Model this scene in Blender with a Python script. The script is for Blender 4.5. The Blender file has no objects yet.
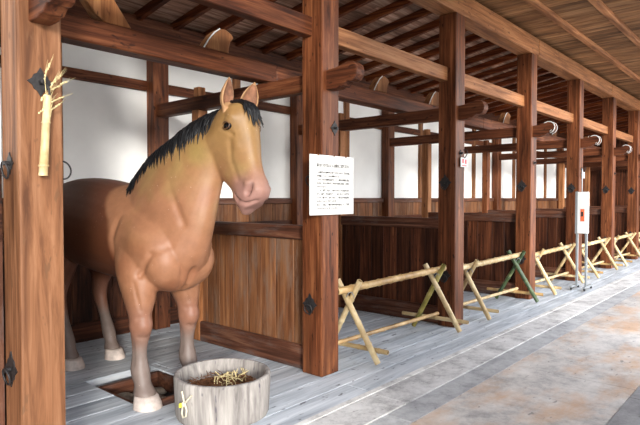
import bpy, bmesh, math, random
from mathutils import Vector, Matrix, Quaternion
random.seed(7)
SC = bpy.context.scene
COL = SC.collection
V = Vector

# ------------------------------------------------------------------ helpers
def lin(c):
    return tuple(((v/255)/12.92 if v/255 <= .04045 else (((v/255)+.055)/1.055)**2.4) for v in c) + (1,)

class MB:
    """collects geometry; every face carries a random tone"""
    def __init__(s): s.v = []; s.f = []; s.r = []; s.sm = []
    def add(s, vs, fs, r=None, smooth=False):
        b = len(s.v); s.v += [tuple(p) for p in vs]
        r = random.random() if r is None else r
        for f in fs:
            s.f.append([b+i for i in f]); s.r.append(r); s.sm.append(smooth)
    def box(s, x0, x1, y0, y1, z0, z1, r=None):
        s.add([(x, y, z) for x in (x0, x1) for y in (y0, y1) for z in (z0, z1)],
              [(0,1,3,2),(4,6,7,5),(0,4,5,1),(2,3,7,6),(0,2,6,4),(1,5,7,3)], r)
    def loft(s, rings, closed=True, cap=True, r=None, smooth=True):
        r = random.random() if r is None else r
        n = len(rings[0]); vs = [p for g in rings for p in g]; fs = []
        for i in range(len(rings)-1):
            for j in range(n if closed else n-1):
                k = (j+1) % n
                fs.append((i*n+j, i*n+k, (i+1)*n+k, (i+1)*n+j))
        s.add(vs, fs, r, smooth)
        if cap:
            s.add(rings[0], [tuple(range(n))[::-1]], r); s.add(rings[-1], [tuple(range(n))], r)
    def tube(s, pts, rad, n=10, r=None, cap=True):
        pts = [V(p) for p in pts]
        if not hasattr(rad, '__len__'): rad = [rad]*len(pts)
        rings = []; up = None
        for i, p in enumerate(pts):
            t = (pts[min(i+1, len(pts)-1)] - pts[max(i-1, 0)]).normalized()
            if up is None: up = V((0,0,1)) if abs(t.z) < .9 else V((1,0,0))
            a = t.cross(up).normalized(); b = a.cross(t).normalized(); up = b
            rings.append([p + a*(rad[i]*math.cos(q)) + b*(rad[i]*math.sin(q)) for q in [2*math.pi*k/n for k in range(n)]])
        s.loft(rings, True, cap, r)
    def prism(s, poly, fn, d0, d1, r=None):
        """poly of (a,b); fn(a,b,d) -> point; extruded d0..d1"""
        n = len(poly); vs = [fn(a, b, d0) for a, b in poly] + [fn(a, b, d1) for a, b in poly]
        fs = [tuple(range(n)), tuple(range(2*n-1, n-1, -1))] + [(i, i+n, (i+1) % n+n, (i+1) % n) for i in range(n)]
        s.add(vs, fs, r)
    def build(s, name, mat, parent=None, origin=(0,0,0), bevel=0, seg=1):
        o0 = V(parent['_w']) if parent is not None else V(origin)
        me = bpy.data.meshes.new(name)
        me.from_pydata([V(p)-o0 for p in s.v], [], s.f)
        a = me.color_attributes.new('rnd', 'FLOAT_COLOR', 'CORNER')
        i = 0
        for p, rr, sm in zip(me.polygons, s.r, s.sm):
            p.use_smooth = sm
            for li in p.loop_indices: a.data[li].color = (rr, rr, rr, 1)
        bm = bmesh.new(); bm.from_mesh(me); bmesh.ops.recalc_face_normals(bm, faces=bm.faces); bm.to_mesh(me); bm.free()
        me.materials.append(mat)
        o = bpy.data.objects.new(name, me); COL.objects.link(o)
        if parent is not None: o.parent = parent
        else: o.location = o0
        o['_w'] = tuple(o0)
        if bevel:
            m = o.modifiers.new('bevel', 'BEVEL'); m.width = bevel; m.segments = seg; m.limit_method = 'ANGLE'; m.angle_limit = math.radians(40)
        return o

def tag(o, label, cat, group=None, kind=None):
    o['label'] = label; o['category'] = cat
    if group: o['group'] = group
    if kind: o['kind'] = kind
    return o
def thing(name, loc, label, cat, group=None):
    o = bpy.data.objects.new(name, None); COL.objects.link(o); o.location = loc; o['_w'] = tuple(loc)
    o.empty_display_size = .1
    return tag(o, label, cat, group)
def struct(o): o['kind'] = 'structure'; return o
def kids(o): return [c for c in bpy.data.objects if c.parent == o]
def copy_tree(o, off=(0,0,0), label=None):
    c = o.copy(); COL.objects.link(c); c.location = V(o.location)+V(off); c['_w'] = tuple(V(o['_w'])+V(off))
    if label: c['label'] = label
    for ch in kids(o):
        d = ch.copy(); COL.objects.link(d); d.parent = c
        for g in kids(ch):
            e = g.copy(); COL.objects.link(e); e.parent = d
    return c

# ------------------------------------------------------------------ materials
def nt(name):
    m = bpy.data.materials.new(name); m.use_nodes = True; t = m.node_tree
    return m, t, t.nodes['Principled BSDF']
def N(t, typ, **k):
    n = t.nodes.new(typ)
    for a, b in k.items(): setattr(n, a, b)
    return n
def ramp(t, stops, interp='LINEAR'):
    n = N(t, 'ShaderNodeValToRGB'); n.color_ramp.interpolation = interp
    e = n.color_ramp.elements
    while len(e) < len(stops): e.new(.5)
    for q, (p, c) in zip(e, stops):
        q.position = p; q.color = c if len(c) == 4 else lin(c)
    return n
def mixc(t, a, b, fac, mode='MIX'):
    n = N(t, 'ShaderNodeMix', data_type='RGBA', blend_type=mode)
    for s, val in ((0, fac), (6, a), (7, b)):
        if hasattr(val, 'links'): t.links.new(val, n.inputs[s])
        elif s == 0: n.inputs[0].default_value = val
        else: n.inputs[s].default_value = val if len(val) == 4 else lin(val)
    return n.outputs[2]
def coords(t, scale, rand=True):
    tc = N(t, 'ShaderNodeTexCoord'); mp = N(t, 'ShaderNodeMapping'); mp.inputs['Scale'].default_value = scale
    if rand:
        oi = N(t, 'ShaderNodeObjectInfo'); at = N(t, 'ShaderNodeAttribute', attribute_name='rnd')
        ad = N(t, 'ShaderNodeMath', operation='ADD'); t.links.new(oi.outputs['Random'], ad.inputs[0]); t.links.new(at.outputs['Fac'], ad.inputs[1])
        mu = N(t, 'ShaderNodeMath', operation='MULTIPLY'); mu.inputs[1].default_value = 37.; t.links.new(ad.outputs[0], mu.inputs[0])
        va = N(t, 'ShaderNodeVectorMath', operation='ADD')
        t.links.new(tc.outputs['Object'], va.inputs[0]); t.links.new(mu.outputs[0], va.inputs[1]); t.links.new(va.outputs[0], mp.inputs[0])
    else: t.links.new(tc.outputs['Object'], mp.inputs[0])
    return mp.outputs[0]
def noise(t, vec, scale=1, detail=4, rough=.6, dist=0):
    n = N(t, 'ShaderNodeTexNoise'); n.inputs['Scale'].default_value = scale; n.inputs['Detail'].default_value = detail
    n.inputs['Roughness'].default_value = rough; n.inputs['Distortion'].default_value = dist
    t.links.new(vec, n.inputs['Vector']); return n.outputs['Fac']
def bump(t, b, h, s=.3, d=.005):
    n = N(t, 'ShaderNodeBump'); n.inputs['Strength'].default_value = s; n.inputs['Distance'].default_value = d
    t.links.new(h, n.inputs['Height']); t.links.new(n.outputs[0], b.inputs['Normal'])
WOODS = {}
def wood(key, axis, dark, mid, light, rough=.6, spots=None, knots=.0, vary=.45, mott=.5, spec=.18, wear=None):
    k = key+axis
    if k in WOODS: return WOODS[k]
    m, t, b = nt('wood_'+key+'_'+axis)
    s = {'x': (1.3, 16, 30), 'y': (16, 1.3, 30), 'z': (16, 30, 1.3)}[axis]
    vec = coords(t, s)
    g = noise(t, vec, 1, 5, .65, .6)
    c = ramp(t, [(.32, dark), (.5, mid), (.68, light)]); t.links.new(g, c.inputs[0])
    s2 = {'x': (.9, 4, 4), 'y': (4, .9, 4), 'z': (4, 4, .9)}[axis]
    g2 = noise(t, coords(t, s2), 1, 3, .6, .3)
    r2 = ramp(t, [(.3, (1-mott, 1-mott, 1-mott, 1)), (.65, (1.1, 1.1, 1.1, 1))]); t.links.new(g2, r2.inputs[0])
    out = mixc(t, c.outputs[0], r2.outputs[0], 1, 'MULTIPLY')
    at = N(t, 'ShaderNodeAttribute', attribute_name='rnd')
    rv = ramp(t, [(0, (1-vary, 1-vary, 1-vary, 1)), (1, (1+vary*.5,)*3+(1,))]); t.links.new(at.outputs['Fac'], rv.inputs[0])
    out = mixc(t, out, rv.outputs[0], 1, 'MULTIPLY')
    if wear:      # grey scuffed patches
        w = noise(t, coords(t, {'x': (2, 9, 9), 'y': (9, 2, 9), 'z': (9, 9, 2)}[axis]), 1, 6, .7)
        wr = ramp(t, [(.5, (0,0,0,1)), (.68, (.8,.8,.8,1))]); t.links.new(w, wr.inputs[0])
        out = mixc(t, out, wear, wr.outputs[0])
    if spots:
        sp = noise(t, coords(t, {'x': (9, 26, 26), 'y': (26, 9, 26), 'z': (26, 26, 9)}[axis]), 1, 2, .5)
        sr = ramp(t, [(.66, (0,0,0,1)), (.72, (.85,.85,.85,1))]); t.links.new(sp, sr.inputs[0])
        out = mixc(t, out, spots, sr.outputs[0])
    t.links.new(out, b.inputs['Base Color']); b.inputs['Roughness'].default_value = rough
    b.inputs['Specular IOR Level'].default_value = spec
    bump(t, b, g, .35, .004)
    WOODS[k] = m; return m
def post_w(a='z'): return wood('post', a, (52,24,12), (104,58,34), (144,90,56), .45, spots=(34,15,8), vary=.2, mott=.5, wear=(92,54,32))
def pale_post(a='z'): return wood('palepost', a, (76,46,28), (112,74,48), (138,98,70), .6, spots=(96,66,44), vary=.15, mott=.25)
def beam_w(a): return wood('beam', a, (50,24,14), (92,50,30), (124,76,48), .55, spots=(40,20,14), vary=.3, mott=.4)
def light_w(a): return wood('light', a, (102,62,36), (144,94,58), (174,124,84), .55, spots=(92,54,34), vary=.25, mott=.3)
def raft_w(a): return wood('rafter', a, (54,22,10), (106,50,24), (156,88,44), .7, vary=.4, mott=.4)
def roof_w(a): return wood('roofboard', a, (104,74,60), (156,118,98), (204,172,152), .8, vary=.5, mott=.5)
def panel_w(a): return wood('panel', a, (84,50,30), (116,74,46), (142,98,64), .6, vary=.3, mott=.35, wear=(112,92,78))
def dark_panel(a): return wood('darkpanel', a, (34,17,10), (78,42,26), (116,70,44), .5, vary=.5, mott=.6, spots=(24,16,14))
def rail_w(a): return wood('rail', a, (58,34,24), (92,56,40), (124,86,66), .55, vary=.3, mott=.4, wear=(96,84,80))
def floor_w(a): return wood('floorplank', a, (150,157,163), (182,188,193), (206,210,213), .6, vary=.08, mott=.16, spots=(84,84,88), spec=.35)
def tub_w(a): return wood('tub', a, (112,106,102), (146,140,134), (172,166,158), .85, vary=.2, mott=.3, spots=(84,80,86), spec=.15)
def ceil_w(a): return wood('ceilboard', a, (84,56,36), (136,96,62), (170,130,92), .7, vary=.3, mott=.45)
def stud_w(a): return wood('stud', a, (96,60,38), (138,92,60), (172,124,84), .6, vary=.4, mott=.4)

def plain(name, col, rough=.6, metal=0, var=0, sc=8, spec=.5, bmp=0):
    m, t, b = nt(name)
    b.inputs['Roughness'].default_value = rough; b.inputs['Metallic'].default_value = metal
    b.inputs['Specular IOR Level'].default_value = spec
    n = noise(t, coords(t, (sc, sc, sc)), 1, 4, .6)
    c = ramp(t, [(.3, tuple(max(0, v*(1-var)) for v in col)), (.7, tuple(min(255, v*(1+var*.6)) for v in col))])
    t.links.new(n, c.inputs[0]); t.links.new(c.outputs[0], b.inputs['Base Color'])
    if bmp: bump(t, b, n, bmp, .004)
    return m
plaster = plain('white_plaster', (240,240,237), .9, 0, .03, 1.5, .2)
iron = plain('black_iron', (44,42,42), .55, .3, .3, 40, .4, .4)
steel = plain('grey_steel', (150,156,160), .4, .5, .08, 4)
whitepaint = plain('white_paint', (206,208,206), .6, 0, .04, 6)
paper = plain('white_board', (206,206,202), .55, 0, .01, 3)
ink = plain('dark_ink', (40,36,32), .8)
redink = plain('red_ink', (215,40,50), .6)
rubber = plain('black_rubber', (28,28,30), .7)
strawm = plain('straw', (196,178,130), .8, 0, .3, 30)
haym = plain('brown_hay', (112,76,50), .9, 0, .4, 40, .2, .5)
ropem = plain('pale_rope', (196,188,166), .9, 0, .15, 60, .2, .5)
yellowm = plain('yellow_tag', (222,216,60), .6, 0, .05)
stonem = plain('pit_stone', (122,110,96), .85, 0, .3, 14, .3, .5)
earthm = plain('pit_earth', (38,34,32), .95, 0, .3, 9)
gravel = plain('gravel', (196,188,174), .95, 0, .15, 3)
hoofm = plain('hoof_horn', (190,176,166), .6, 0, .15, 14, .3, .2)
hairm = plain('black_hair', (14,14,16), .5, 0, .5, 60, .3)
taillm = plain('tail_hair', (36,28,26), .5, 0, .4, 60, .5)
eyem = plain('eye_gloss', (14,12,12), .05)
earin = plain('ear_lining', (128,88,64), .8, 0, .3, 20)

def bamboo_mat(name, c0, c1, c2):
    m, t, b = nt(name)
    n = noise(t, coords(t, (5, 5, 5)), 1, 4, .6)
    c = ramp(t, [(.3, c0), (.52, c1), (.7, c2)]); t.links.new(n, c.inputs[0])
    at = N(t, 'ShaderNodeAttribute', attribute_name='rnd')
    rv = ramp(t, [(0, (.45,.36,.25,1)), (.12, (.8,.78,.72,1)), (1, (1.1,1.08,1.02,1))]); t.links.new(at.outputs['Fac'], rv.inputs[0])
    o = mixc(t, c.outputs[0], rv.outputs[0], 1, 'MULTIPLY')
    t.links.new(o, b.inputs['Base Color']); b.inputs['Roughness'].default_value = .45
    return m
bam_y = bamboo_mat('yellow_bamboo', (150,126,86), (184,162,122), (204,190,156))
bam_b = bamboo_mat('brown_bamboo', (126,98,60), (168,136,90), (196,170,124))
bam_o = bamboo_mat('olive_bamboo', (100,94,40), (142,132,68), (176,160,104))
bam_g = bamboo_mat('green_bamboo', (34,54,36), (62,80,50), (132,134,92))

def pave_mat(name, base, dark, stain, sx=1.):
    m, t, b = nt(name)
    v = coords(t, (1, 1, 1), False)
    n1 = noise(t, v, 3.5, 9, .78)
    c = ramp(t, [(.36, dark), (.52, base), (.66, tuple(min(255, x+18) for x in base))]); t.links.new(n1, c.inputs[0])
    out = c.outputs[0]
    if stain:
        mp = coords(t, (.9, 1.7, 1), False)
        n2 = noise(t, mp, 1.3, 5, .65)
        r = ramp(t, [(.46, (0,0,0,1)), (.66, (.75,.75,.75,1))]); t.links.new(n2, r.inputs[0])
        out = mixc(t, out, stain, r.outputs[0])
    n3 = noise(t, coords(t, (9, 22, 9), False), 1, 2, .5)
    r3 = ramp(t, [(.67, (0,0,0,1)), (.73, (.7,.7,.7,1))]); t.links.new(n3, r3.inputs[0])
    out = mixc(t, out, (110,106,104), r3.outputs[0])
    at = N(t, 'ShaderNodeAttribute', attribute_name='rnd')
    rv = ramp(t, [(0, (.85,.85,.86,1)), (1, (1.05,1.05,1.05,1))]); t.links.new(at.outputs['Fac'], rv.inputs[0])
    out = mixc(t, out, rv.outputs[0], 1, 'MULTIPLY')
    t.links.new(out, b.inputs['Base Color']); b.inputs['Roughness'].default_value = .7
    bump(t, b, n1, .25, .006)
    return m
pave = pave_mat('paving_stone', (186,180,172), (146,142,138), (186,146,108))
kerb = pave_mat('kerb_stone', (196,194,190), (138,136,134), None)
mortar = pave_mat('mortar', (214,212,206), (160,158,154), None)
slate = pave_mat('dark_slab', (150,148,146), (116,114,114), None)
strip = pave_mat('strip_stone', (172,172,170), (136,136,136), None)

# ------------------------------------------------------------------ layout
DX = 2.34; X0 = 1.21; NL = 9            # post lines
YF = 2.98; W = .225; YC = YF+W/2
YW = 5.66                                 # back wall plane
LX = [X0+DX*i for i in range(NL)]
XL = -1.4; XR = LX[-1]+.2
ordinal = ['leftmost', 'second', 'third', 'fourth', 'fifth', 'sixth', 'seventh', 'eighth', 'ninth']

# ---- stall floor of planks with the pit
PX0, PX1, PY0, PY1 = 2.10, 2.68, 3.58, 4.22
mb = MB(); y = 2.50; rows = []
while y < YW: rows.append(y); y += .235
for y in rows:
    y1 = min(y+.235, YW+.1); x = XL-random.random()*2
    while x < XR:
        x1 = x+random.uniform(2.2, 3.8); r = random.random()
        segs = [(max(x, XL-.5), min(x1, XR))]
        if y1 > PY0+.02 and y < PY1-.02:
            ns = []
            for a, b in segs:
                if b <= PX0 or a >= PX1: ns.append((a, b))
                else:
                    if a < PX0: ns.append((a, PX0))
                    if b > PX1: ns.append((PX1, b))
            segs = ns
        for a, b in segs:
            if b-a > .01: mb.box(a+.0015, b-.0015, y+.002, y1-.002, -.06, random.uniform(-.002, 0), r)
        x = x1
struct(mb.build('floor', floor_w('x'), bevel=.003))
mb = MB(); mb.box(XL-.5, XR, 2.5, YW+.1, -.45, -.4); mb.box(XL-.5, XR, -7, 2.5, -.2, -.08)
struct(mb.build('floor', earthm))
# ---- kerb and paving
def slabs(y0, y1, mat, lo, hi, name, ztop=0, x0=XL-2, x1=XR+3, joint=.004, dev=.0):
    mb = MB(); x = x0
    while x < x1:
        e = x+random.uniform(lo, hi)
        mb.box(x+joint/2, e-joint/2, y0+joint/2, y1-joint/2, -.09, ztop); x = e
    return struct(mb.build(name, mat, bevel=.004))
slabs(2.44, 2.50, mortar, 3, 5, 'trim_1', .004)
slabs(2.14, 2.44, kerb, 1.2, 1.9, 'trim_2', .002)
slabs(1.93, 2.14, strip, 1.5, 2.6, 'trim_3', -.004)
slabs(.945, 1.93, pave, 2.0, 3.2, 'floor', 0)
slabs(-1.6, .945, slate, 1.1, 2.0, 'floor', 0)
mb = MB(); mb.box(-20, 40, -30, -1.6, -.2, -.05); struct(mb.build('floor', gravel))

# ---- walls
mb = MB(); mb.box(XL-.5, XR, YW, YW+.1, 1.44, 3.62); struct(mb.build('wall_back', plaster))
mb = MB(); x = XL
while x < XR:
    mb.box(x+.002, x+.218, YW-.04, YW+.02, 0, 1.46); x += .22
struct(mb.build('baseboard_back', panel_w('z'), bevel=.004))
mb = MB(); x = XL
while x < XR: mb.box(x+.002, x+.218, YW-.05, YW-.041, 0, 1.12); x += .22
struct(mb.build('baseboard_back', dark_panel('z'), bevel=.002))  # darker boards over the lower wainscot, its shade put into the wood colour
mb = MB(); mb.box(XL, XR, YW-.065, YW-.03, 1.08, 1.18); struct(mb.build('trim_7', dark_panel('x'), bevel=.004))
mb = MB(); mb.box(XL, XR, YW-.07, YW+.01, 1.42, 1.50); struct(mb.build('trim_4', rail_w('x'), bevel=.006))
mb = MB(); mb.box(XL, XR, YW-.06, YW+.01, 0, .2); struct(mb.build('trim_5', dark_panel('x'), bevel=.006))
mb = MB(); mb.box(XR, XR+.1, -1.4, YW+.1, 0, 4.0); struct(mb.build('wall_right', dark_panel('z')))
mb = MB(); mb.box(XL-.6, XL-.5, 2.9, YW+.1, 0, 4.0); struct(mb.build('wall_left', plaster))

mb = MB(); mb.box(XL-.5, 1.09, 3.195, 3.235, 1.66, 3.7); struct(mb.build('wall_front', plaster))
mb = MB(); mb.box(XL-.5, 1.09, 3.19, 3.24, 1.27, 1.66); struct(mb.build('trim_6', dark_panel('x')))
mb = MB(); mb.box(XL-.5, 1.09, 3.195, 3.235, 0, 1.27); struct(mb.build('baseboard_front', rail_w('z')))
mb = MB(); mb.box(-3.6, -3.5, .8, 3.2, 0, 4.0); struct(mb.build('wall_left', dark_panel('z')))  # unseen wall added to block light from the aisle's left end
mb = MB(); mb.box(1.9, 5.6, -.1, 0, 0, 4.0); struct(mb.build('wall_front', dark_panel('z')))  # unseen wall added to shade the near stalls from the open side
def at(name, mb, mat, loc, label, cat, group=None, bevel=.006, seg=1):
    return tag(mb.build(name, mat, origin=loc, bevel=bevel, seg=seg), label, cat, group)

# ---- nuki rail and wall plate on the back wall
bayname = ['the leftmost bay'] + ["the horse's stall"] + ['the %s stall' % o for o in ['second','third','fourth','fifth','sixth','seventh','eighth']]
def bay(i):   # bay i lies between post i-1 and post i
    return bayname[i]
mb = MB(); mb.box(XL, XR, YW-.16, YW+.01, 3.28, 3.5)
at('wall_plate', mb, beam_w('x'), (XL, YW, 3.28), 'long dark wooden plate along the top of the white back wall under the rafters', 'beam')
for i in range(NL):
    a = XL-.4 if i == 0 else LX[i-1]+.1; b = LX[i]-.1
    mb = MB(); mb.box(a, b, YW-.05, YW+.02, 2.72, 2.83)
    at('wall_rail', mb, beam_w('x'), (a, YW, 2.72), 'brown horizontal rail across the white back wall in '+bay(i), 'rail', 'rails on the back wall')
    if i:
        xm = (LX[i-1]+LX[i])/2+.06
        mb = MB(); mb.box(xm-.05, xm+.05, YW-.055, YW+.02, 1.5, 3.3)
        at('wall_stud', mb, stud_w('z'), (xm, YW, 1.5), 'thin wooden stud midway along the white back wall in '+bay(i), 'stud', 'studs on the back wall')

# ---- iron fittings
def plate(face, cx, cz, y, parent, s=.075, ring=True):
    """diamond iron plate with a ring; face 'x-' 'x+' 'y-'"""
    if face == 'y-': fn = lambda a, b, d: (cx+a, y-d, cz+b)
    elif face == 'x-': fn = lambda a, b, d: (cx-d, y+a, cz+b)
    else: fn = lambda a, b, d: (cx+d, y+a, cz+b)
    mb = MB(); pts = []
    for k in range(16):
        q = k*math.pi/8; rr = s*(1.0 if k % 4 == 0 else (.70 if k % 4 == 2 else .66))
        pts.append((rr*math.cos(q), rr*1.15*math.sin(q)))
    mb.prism(pts, fn, 0, .006)
    mb.tube([fn(0, 0, .0), fn(0, 0, .035)], .012, 8)
    p = mb.build('iron_plate', iron, parent)
    if ring:
        m2 = MB(); R_ = .042
        m2.tube([fn(R_*math.sin(q), -R_+.006+R_*math.cos(q), .026+.008*math.cos(q)) for q in [2*math.pi*k/24 for k in range(25)]], .0055, 6, cap=False)
        r = m2.build('iron_ring', iron, p)
        r.location = (0, 0, 0)
    return p
def kibana_poly():
    # side profile in (y outward distance, z): neck, throat notch, round scrolled nose
    p = [(-.02, .075), (.10, .085), (.17, .105), (.22, .12), (.265, .112), (.30, .085), (.315, .045), (.31, .005), (.285, -.03),
         (.25, -.045), (.215, -.04), (.19, -.055), (.165, -.075), (.13, -.072), (.10, -.085), (.05, -.085), (-.02, -.085)]
    return p

postlabels = [
 'wide brown wooden post at the left edge with a bamboo holder hung on it',
 'tall reddish brown post behind the white paper notice, second from the left',
 'square wooden post third from the left with a small red and white tag',
 'wooden post fourth from the left, right of the bamboo barrier with green legs',
 'wooden post fifth from the left, right behind the slim grey box on a stand',
 'wooden post sixth from the left, past the grey box on a stand',
 'wooden post seventh from the left, at the right edge of the photo',
 'wooden post eighth in the row, past the right edge post', 'wooden post at the far end of the row']
posts = []
for i, x in enumerate(LX):
    t = thing('wooden_post', (x, YC, 0), postlabels[i], 'post', 'posts along the aisle')
    mb = MB(); mb.box(x-W/2, x+W/2, YF, YF+W, 0, 3.62, .5+.2*random.random())
    mb.build('shaft', pale_post() if i == 0 else post_w(), t, bevel=.012, seg=2)
    for (z) in (1.68, .60):
        if i == 1 and z > 1: plate('x-', x-W/2, z, YC, t, .05)
        elif i == 0 and z > 1:
            p = plate('x-', x-W/2, z, YC, t, .05)
        else: plate('x-', x-W/2, z, YC+.02, t, .082)
    if i == 0:
        p = plate('x+', x+W/2, 1.655, YC, t, .022, False); m2 = MB()
        m2.tube([(x+W/2+.045+.046*math.cos(q), YC+.01*math.sin(q), 1.655+.05*math.sin(q)) for q in [2*math.pi*k/28 for k in range(29)]], .0045, 6, cap=False)
        m2.build('iron_ring', iron, p)
    elif i > 1: plate('y-', x-.0, 2.02, YF, t, .035, False)
    if i == 1: plate('y-', x+.05, 2.09, YF, t, .055, False)
    if i == 0: plate('y-', x-.002, 2.10, YF, t, .066, False)
    # carved nose
    zc = 2.485; mb = MB(); py = YF
    mb.prism(kibana_poly(), lambda a, b, d: (x+d, py-a, zc+b), -.055, .055, .5)
    nose = mb.build('carved_nose', beam_w('y'), t, bevel=.008, seg=2)
    for s in ((-1, 1) if i > 2 else ()):
        m2 = MB(); pts = []
        for a, b in kibana_poly()[2:10]: pts.append((x+s*.055, py-a+.004, zc+b))
        c0 = pts[-1]; pts += [(c0[0], c0[1]+.0, c0[2]+.025), (c0[0], c0[1]-.022, c0[2]+.04)]
        m2.tube(pts, .0065, 6)
        sc_ = m2.build('scroll', whitepaint if i > 2 else beam_w('y'), nose)
        if i > 2: sc_['label'] = 'white painted scroll'
    posts.append(t)

# ---- header beam, nuki through the posts, ceiling
mb = MB(); xx = XL
for e in (LX[1]-.3, LX[3]+.15, LX[5]-.3, LX[7]+.1, XR):
    mb.box(xx, e-.003, YF-.01, YF+W+.01, 3.62, 3.87, .6+.3*random.random()); xx = e
at('header_beam', mb, light_w('x'), (XL, YF, 3.62), 'massive orange-brown header beam running over the whole row of posts', 'beam', bevel=.012)
for i in range(1, NL):
    a, b = LX[i-1]+W/2-.005, LX[i]-W/2+.005
    mb = MB(); mb.box(a, b, YC-.005, YC+.09, 2.85, 3.01, .7)
    at('tie_rail', mb, beam_w('x') if i == 1 else light_w('x'), (a, YC, 2.81), 'light wooden rail between posts under the header beam at '+bay(i), 'rail', 'rails between the posts')
mb = MB(); y = YF+W
mb2 = MB(); x = XL
while x < XR+2:
    w_ = .30; mb2.box(x+.002, x+w_-.002, .85, YF+.1, 3.94, 3.97); x += w_
struct(mb2.build('ceiling', ceil_w('y'), bevel=.003))
mb = MB(); mb.box(XL-2, XR+2, .8, YF+.3, 3.972, 4.05); struct(mb.build('ceiling', earthm))
for n_, yy in enumerate((2.51, 1.93, 1.42, .91)):
    mb = MB(); mb.box(XL, XR, yy-.04, yy+.04, 3.875, 3.94, 1)
    at('ceiling_batten', mb, stud_w('x'), (XL, yy, 3.885), 'long mottled batten under the aisle ceiling, %s out from the header beam' % ['first','second','third','fourth','fifth','sixth','seventh','eighth'][n_], 'batten', 'battens under the aisle ceiling', bevel=.005)

# ---- stall roof: sloping boards on rafters
Z1 = 3.95; SL = .17
def rz(y): return Z1-SL*(y-3.1)
ry0, ry1 = YF+W/2, YW+.1
mb = MB(); y = ry0
while y < ry1:
    y1 = min(y+.2, ry1); r = random.random(); x = XL-.5
    while x < XR:
        e = x+random.uniform(1.5, 3); e = min(e, XR)
        mb.add([(x,y+.001,rz(y)),(e,y+.001,rz(y)),(e,y1-.003,rz(y1)),(x,y1-.003,rz(y1)),(x,y+.001,rz(y)+.02),(e,y+.001,rz(y)+.02),(e,y1-.003,rz(y1)+.02),(x,y1-.003,rz(y1)+.02)],
               [(3,2,1,0),(4,5,6,7),(0,1,5,4),(2,3,7,6),(1,2,6,5),(3,0,4,7)]); x = e
    y = y1
struct(mb.build('ceiling', roof_w('x')))
mb = MB(); mb.add([(XL-.5,ry0,rz(ry0)+.03),(XR,ry0,rz(ry0)+.03),(XR,ry1,rz(ry1)+.03),(XL-.5,ry1,rz(ry1)+.03)], [(0,1,2,3)])
ob = struct(mb.build('ceiling', earthm)); md = ob.modifiers.new('s', 'SOLIDIFY'); md.thickness = .05; md.offset = 1
i = 0; x = X0-DX+.2
while x < XR-.1:
    b_ = max(0, min(NL-1, int(math.floor((x-X0)/DX))+1))
    mb = MB(); hw = .03; dp = .095
    ya, yb = YF+W+.01, YW-.001
    vs = [(xx, yy, rz(yy)-dd) for xx in (x-hw, x+hw) for yy in (ya, yb) for dd in (dp, .0)]
    mb.add(vs, [(0,1,3,2),(4,6,7,5),(0,4,5,1),(2,3,7,6),(0,2,6,4),(1,5,7,3)])
    at('rafter', mb, raft_w('y'), (x, ya, 3.8), 'dark sloping rafter under the roof boards over '+bay(b_), 'rafter', 'rafters over '+bay(b_), bevel=.003)
    x += DX/5; i += 1

# ---- long beam resting on the ties, with carved brackets on it
mb = MB(); xx = XL
for e in (LX[1]+.1, LX[3]-.1, LX[5]+.1, XR):
    mb.box(xx, e-.002, 3.72, 3.88, 2.575, 2.745, .3 if xx < 3 else 1.); xx = e
at('long_beam', mb, beam_w('x'), (XL, 3.8, 2.575), 'long dark beam resting on the tie beams behind the posts, running over all the stalls', 'beam', bevel=.01)
def carved(x, label, flip=1):
    mb = MB()
    p = [(-.17, 0), (-.12, .08), (-.06, .15), (0, .195), (.06, .205), (.13, .18), (.155, .145), (.12, .11), (.10, .05), (.10, 0)]
    mb.prism(p, lambda a, b, d: (x+a*flip, 3.8+d, 2.746+b), -.055, .055, .6)
    t = thing('carved_bracket', (x, 3.8, 2.746), label, 'bracket', 'carved brackets on the long beam')
    mb.build('bracket_body', stud_w('z'), t, bevel=.012)
    m2 = MB(); q = p[:5]
    m2.tube([(x+a*flip-.002, 3.748, 2.746+b) for a, b in q[:4]], .006, 6); c = m2.build('painted_highlight', whitepaint, t); c['label'] = 'painted-in white highlight along the edge'  # white tube draws the light along the bracket's left edge
carved(3.0, "curved carved bracket on the long beam above the horse's ears")
carved(5.42, 'curved lit-edged bracket on the long beam, just right of the second post')
for k, xc in enumerate((6.68, 9.10, 11.5, 13.85)): carved(xc, 'upright lit-edged carved bracket on the long beam over '+bay(k+3))
# slanting plank brace, upper left
mb = MB()
p = [(1.70, 3.20), (1.78, 2.95), (1.90, 2.80), (1.98, 2.75), (2.18, 2.75), (2.05, 2.92), (1.96, 3.08), (1.90, 3.2)]
mb.prism(p, lambda a, b, d: (a, 3.8+d, b), -.05, .05, .8)
at('curved_brace', mb, light_w('z'), (1.98, 3.8, 2.75), 'light brown curved brace leaning on the long beam at the upper left', 'brace')

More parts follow.
